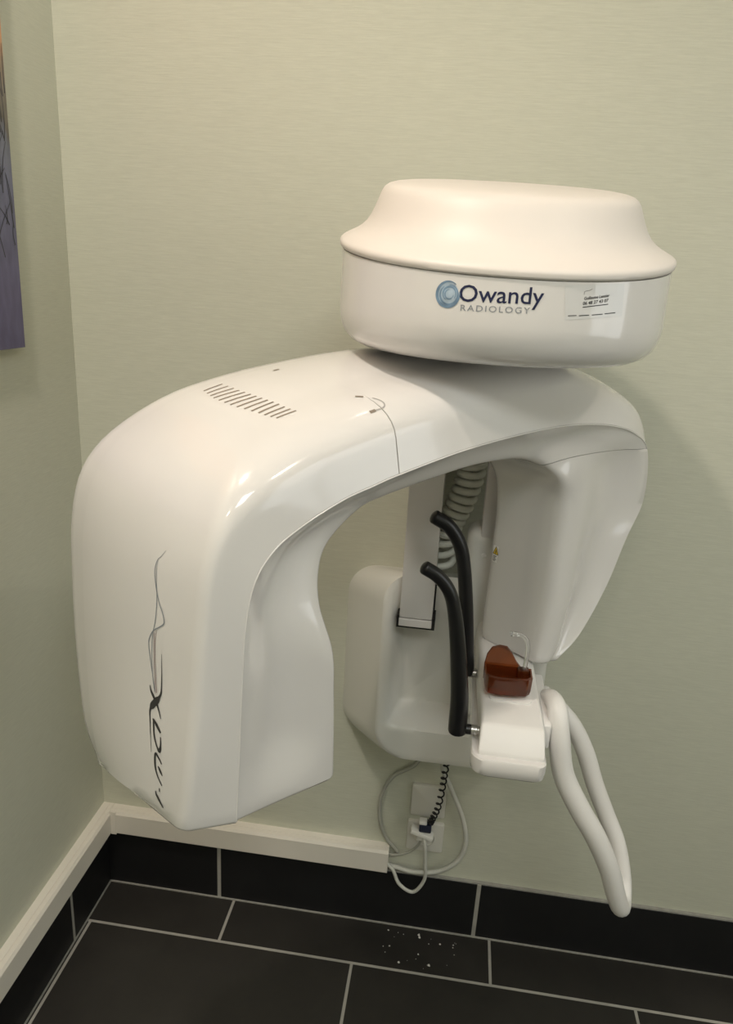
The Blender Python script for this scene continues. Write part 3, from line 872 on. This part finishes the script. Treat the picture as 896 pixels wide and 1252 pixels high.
# model lettering running up the tube head
def sp(pts, n=28): return [tuple(p[:2]) for p in spline([(*p, 0) for p in pts], n)]
def tap(n, w, a=.25, b=.25): return [w*(lerp(a, 1, min(1, i/(n*.35))) if i < n*.5 else lerp(b, 1, min(1, (n-1-i)/(n*.35)))) for i in range(n)]
bms = [stroke_poly(sp([(.0148, 1.0153), (.0165, 1.0102), (.0207, 1.0054), (.0249, 1.0006), (.0295, .9943), (.0341, .9848)]), tap(28, .0036, .35, .3)),
       stroke_poly(sp([(.0306, 1.0562), (.0318, 1.0343), (.0324, 1.0184), (.0320, 1.0125), (.0286, 1.0054), (.0204, .9945), (.0168, .9872), (.0176, .9775), (.0194, .9632), (.0223, .9407)], 80), [lerp(.0004, .0030, min(1, i/32)) if i < 32 else (lerp(.0030, .0072, smooth((i-32)/6)) if i < 44 else lerp(.0072, .0026, smooth((i-44)/7)) if i < 52 else lerp(.0026, .0004, (i-52)/27)) for i in range(80)]),
       stroke_poly(sp([(.0354, .9690), (.0314, .9725), (.0267, .9767), (.0229, .9801)]), tap(28, .0038, .7, .3)),
       stroke_poly(sp([(.0229, .9801), (.0240, .9723), (.0252, .9638), (.0281, .9561), (.0319, .9503), (.0350, .9478), (.0364, .9515), (.0365, .9569), (.0356, .9643)], 50), [lerp(.0026, .0024, min(1, i/20)) if i < 24 else lerp(.0024, .0042, math.sin(PI*(i-24)/16)) if i < 40 else lerp(.0024, .0014, (i-40)/9) for i in range(50)]),
       stroke_poly(sp([(.0399, .9345), (.0373, .9377), (.0334, .9406), (.0306, .9426), (.0290, .9407), (.0289, .9346), (.0302, .9265), (.0329, .9201), (.0369, .9150), (.0422, .9100)], 60), tap(60, .0030, .6, .5)),
       stroke_poly(sp([(.0345, .9297), (.0381, .9261), (.0420, .9217)]), tap(28, .0034, .35, .4)),
       stroke_poly([(.0382, .9048), (.0386, .9008)], .0018),
       stroke_poly(sp([(.0320, .8985), (.0337, .8948), (.0385, .8907), (.0455, .8850)]), tap(28, .0034, .45, .5))]
o = obj('model_lettering', project(merge(bms), on_side, .0005), M['darkink'], tube_cover, 0); tag(o, 'charcoal slanted model lettering running upward')
bms = [stroke_poly(sp([(.0257, 1.1636), (.0213, 1.1571), (.0166, 1.1515), (.0144, 1.1409), (.0171, 1.1282), (.0227, 1.1118), (.0295, 1.1001), (.0322, 1.0907), (.0262, 1.0841), (.0172, 1.077), (.0113, 1.0659), (.0109, 1.0585), (.0143, 1.0429), (.0195, 1.0229), (.0225, 1.0107)], 90), tap(90, .00125, .3, .7)),
       stroke_poly(sp([(.0177, 1.1507), (.017, 1.1394), (.0202, 1.1132), (.0197, 1.09), (.0165, 1.0725), (.0159, 1.0555), (.0173, 1.0343), (.021, 1.0137)], 60), tap(60, .0009, .3, .7))]
o = obj('lettering_swoosh', project(merge(bms), on_side, .0005), M['greyink'], tube_cover, 0); tag(o, 'thin grey curved strokes above the lettering')
bms = [stroke_poly(sp([(.0219, 1.0791), (.0206, 1.0645), (.0224, 1.0362), (.0258, 1.0108)]), .0006), stroke_poly(sp([(.0189, 1.0757), (.0188, 1.0614), (.0205, 1.0355), (.0239, 1.0095)]), .0006)]
o = obj('lettering_hairline', project(merge(bms), on_side, .0005), M['redink'], tube_cover, 0); tag(o, 'dark red hairlines beside the swoosh')

# vent slots, seam tab and slotted screws on top
SL = [(-.3648,-.0940),(-.3421,-.0923),(-.3659,-.0842),(-.3413,-.0807),(-.3667,-.0752),(-.3402,-.0699),(-.3672,-.0667),(-.3388,-.0600),(-.3663,-.0567),(-.3371,-.0506),(-.3648,-.0468),(-.3352,-.0417),(-.3630,-.0374),(-.3331,-.0333),(-.3606,-.0278),(-.3309,-.0253),(-.3572,-.0184),(-.3286,-.0175),(-.3537,-.0094),(-.3260,-.0102),(-.3501,-.0012),(-.3237,-.0027),(-.3474,.0062),(-.3220,.0057),(-.3448,.0138),(-.3203,.0141),(-.3420,.0209),(-.3181,.0214)]
for a, b in zip(SL[::2], SL[1::2]):
    o = obj('vent_slot', project(stroke_poly([a, ((a[0]+b[0])/2, (a[1]+b[1])/2), b], .0024), on_top, .0003), M['slot'], tube_cover, 0)
o = obj('seam_tab', project(stroke_poly(sp([(-.2501, .0607), (-.2406, .0602), (-.2326, .0602), (-.2271, .0576), (-.2256, .0514), (-.2316, .0414)], 40), .0016), on_top, .0003), M['seam'], arm_cover, 0)
tag(o, 'thin curved seam of the cover tab')
for (a, b), (c, d), par in (((-.2785, -.0860), (-.2705, -.0863), tube_cover), ((-.2470, .0304), (-.2397, .0357), tube_cover), ((-.2501, .0607), (-.2420, .0602), tube_cover)):
    o = obj('screw_slot', project(stroke_poly([(a, b), (c, d)], .0032), on_top, .0005), M['slot'], par, 0)
# laser warning label on the sensor
lab = obj('warning_label', project(poly_bm([(-.0575, .9990), (-.0470, .9990), (-.0455, 1.0270), (-.0575, 1.0270)]), on_sens, .0003), M['paper'], sensor, 0); tag(lab, 'small white and yellow laser warning label')
o = obj('warning_triangle', project(poly_bm([(-.0570, 1.0125), (-.0450, 1.0125), (-.0505, 1.0262)]), on_sens, .0006), M['yellow'], sensor, 0); tag(o, 'yellow warning triangle')
bms = [stroke_poly([(-.0565, 1.0128), (-.0455, 1.0128)], .0008), stroke_poly([(-.0568, 1.0128), (-.0507, 1.0260)], .0008), stroke_poly([(-.0452, 1.0128), (-.0505, 1.0260)], .0008), stroke_poly([(-.0508, 1.0145), (-.0506, 1.0200)], .0016)]
for k in range(4): bms.append(stroke_poly([(-.0560, 1.0095-.0026*k), (-.0485-.002*(k % 2), 1.0095-.0026*k)], .0011))
obj('warning_print', project(merge(bms), on_sens, .0008), M['darkink'], sensor, 0)


# ------------------------------------------------------------------ ceiling downlights and added fill panel
def emis(name, c, s):
    m = bpy.data.materials.new(name); m.use_nodes = True; nt = m.node_tree; b = nt.nodes['Principled BSDF']
    b.inputs['Emission Color'].default_value = (*c, 1); b.inputs['Emission Strength'].default_value = s
    b.inputs['Base Color'].default_value = (.8, .8, .8, 1); return m
WARM = (1.0, .88, .755)
LIGHTS = [(-.47, .36, 11.5, 'warm round ceiling downlight in front of the corner above the machine'), (.95, .05, 4, 'warm round ceiling downlight above the right side of the room'), (-.40, -1.1, 5, 'warm round ceiling downlight behind the camera near the left wall')]
M['lamp'] = emis('downlight_diffuser', WARM, 14)
M['panel'] = emis('fill_panel_diffuser', (.93, 1, .97), 3)
M['lamp_ring'] = mat('downlight_ring', (.8, .8, .78), .4, noise=(10, .01))
for x, y, p, lab in LIGHTS:
    e = empty('ceiling_downlight', (x, y, CZ)); tag(e, lab, 'ceiling light', 'ceiling downlights')
    bm = bmesh.new(); revolve_section(bm, (x, y, CZ), [(.075, 0), (.075, -.006), (.066, -.010), (.060, -.006), (.060, 0)], 40)
    obj('trim_ring', bm, M['lamp_ring'], e, 30)
    bm = bmesh.new(); revolve_section(bm, (x, y, CZ), [(.058, -.001), (.058, -.004), (.050, -.006)], 32)
    obj('diffuser', bm, M['lamp'], e, 30)
    ld = bpy.data.lights.new('downlight_beam', 'AREA'); ld.shape = 'DISK'; ld.size = .11; ld.energy = p; ld.color = WARM
    lo = bpy.data.objects.new('downlight_beam', ld); COL.objects.link(lo); lo.location = (x, y, CZ-.012)
PX, PY = .45, -.75  # unseen panel, added behind the camera to give soft fill light
e = empty('added_fill_panel', (PX, PY, CZ)); tag(e, 'square white ceiling light panel added behind the camera for fill', 'ceiling light')
bm = bmesh.new()
for lo_, hi_ in (((PX-.31, PY-.31, CZ-.012), (PX+.31, PY-.29, CZ)), ((PX-.31, PY+.29, CZ-.012), (PX+.31, PY+.31, CZ)), ((PX-.31, PY-.29, CZ-.012), (PX-.29, PY+.29, CZ)), ((PX+.29, PY-.29, CZ-.012), (PX+.31, PY+.29, CZ))):
    add_box(bm, lo_, hi_)
obj('fill_panel_frame', bm, M['lamp_ring'], e, 0)
bm = bmesh.new(); add_box(bm, (PX-.29, PY-.29, CZ-.006), (PX+.29, PY+.29, CZ-.001)); obj('fill_panel_diffuser', bm, M['panel'], e, 0)
ld = bpy.data.lights.new('fill_panel_beam', 'AREA'); ld.shape = 'SQUARE'; ld.size = .58; ld.energy = 11; ld.color = (.95, 1, .985)
lo = bpy.data.objects.new('fill_panel_beam', ld); COL.objects.link(lo); lo.location = (PX, PY, CZ-.014)

# frosted daylight window in the right wall
bm = bmesh.new()
wy0, wy1, wz0, wz1 = -.15, .75, .95, 2.05
for lo_, hi_ in (((RX-.02, wy0-.05, wz0-.05), (RX, wy1+.05, wz0)), ((RX-.02, wy0-.05, wz1), (RX, wy1+.05, wz1+.05)), ((RX-.02, wy0-.05, wz0), (RX, wy0, wz1)), ((RX-.02, wy1, wz0), (RX, wy1+.05, wz1)), ((RX-.018, .285, wz0), (RX, .315, wz1))):
    add_box(bm, lo_, hi_)
wo = obj('window_1', bm, M['lamp_ring'], smooth=0, loc=(0, 0, 0)); wo['kind'] = 'structure'
M['daylight'] = emis('frosted_daylight_glass', (.92, .97, 1), 1.7)
bm = bmesh.new(); add_box(bm, (RX-.008, wy0, wz0), (RX-.001, wy1, wz1)); obj('window_pane', bm, M['daylight'], wo, 0)

w = bpy.data.worlds.new('World'); sc.world = w; w.use_nodes = True
w.node_tree.nodes['Background'].inputs[0].default_value = (.8, .8, .78, 1)
w.node_tree.nodes['Background'].inputs[1].default_value = .05

# ------------------------------------------------------------------ camera
yaw, pitch, roll = -.1164527, .3129651, .0576974
cy, sy = math.cos(yaw), math.sin(yaw); cp, sp = math.cos(pitch), math.sin(pitch); c_, s_ = math.cos(roll), math.sin(roll)
f = Vector((sy*cp, cy*cp, -sp)); r = Vector((cy, -sy, 0)); u = r.cross(f)
r2 = r*c_+u*s_; u2 = u*c_-r*s_
cd = bpy.data.cameras.new('camera'); cam = bpy.data.objects.new('camera', cd); COL.objects.link(cam)
cam.matrix_world = Matrix(((r2.x, u2.x, -f.x, 0), (r2.y, u2.y, -f.y, 0), (r2.z, u2.z, -f.z, 1.43), (0, 0, 0, 1)))
cd.sensor_fit = 'VERTICAL'; cd.sensor_height = 24; cd.lens = 24*900/1252; cd.clip_start = .02
sc.camera = cam
vs = sc.view_settings
vs.view_transform = 'Standard'; vs.look = 'None'; vs.gamma = 1; vs.use_curve_mapping = False; vs.exposure = .12
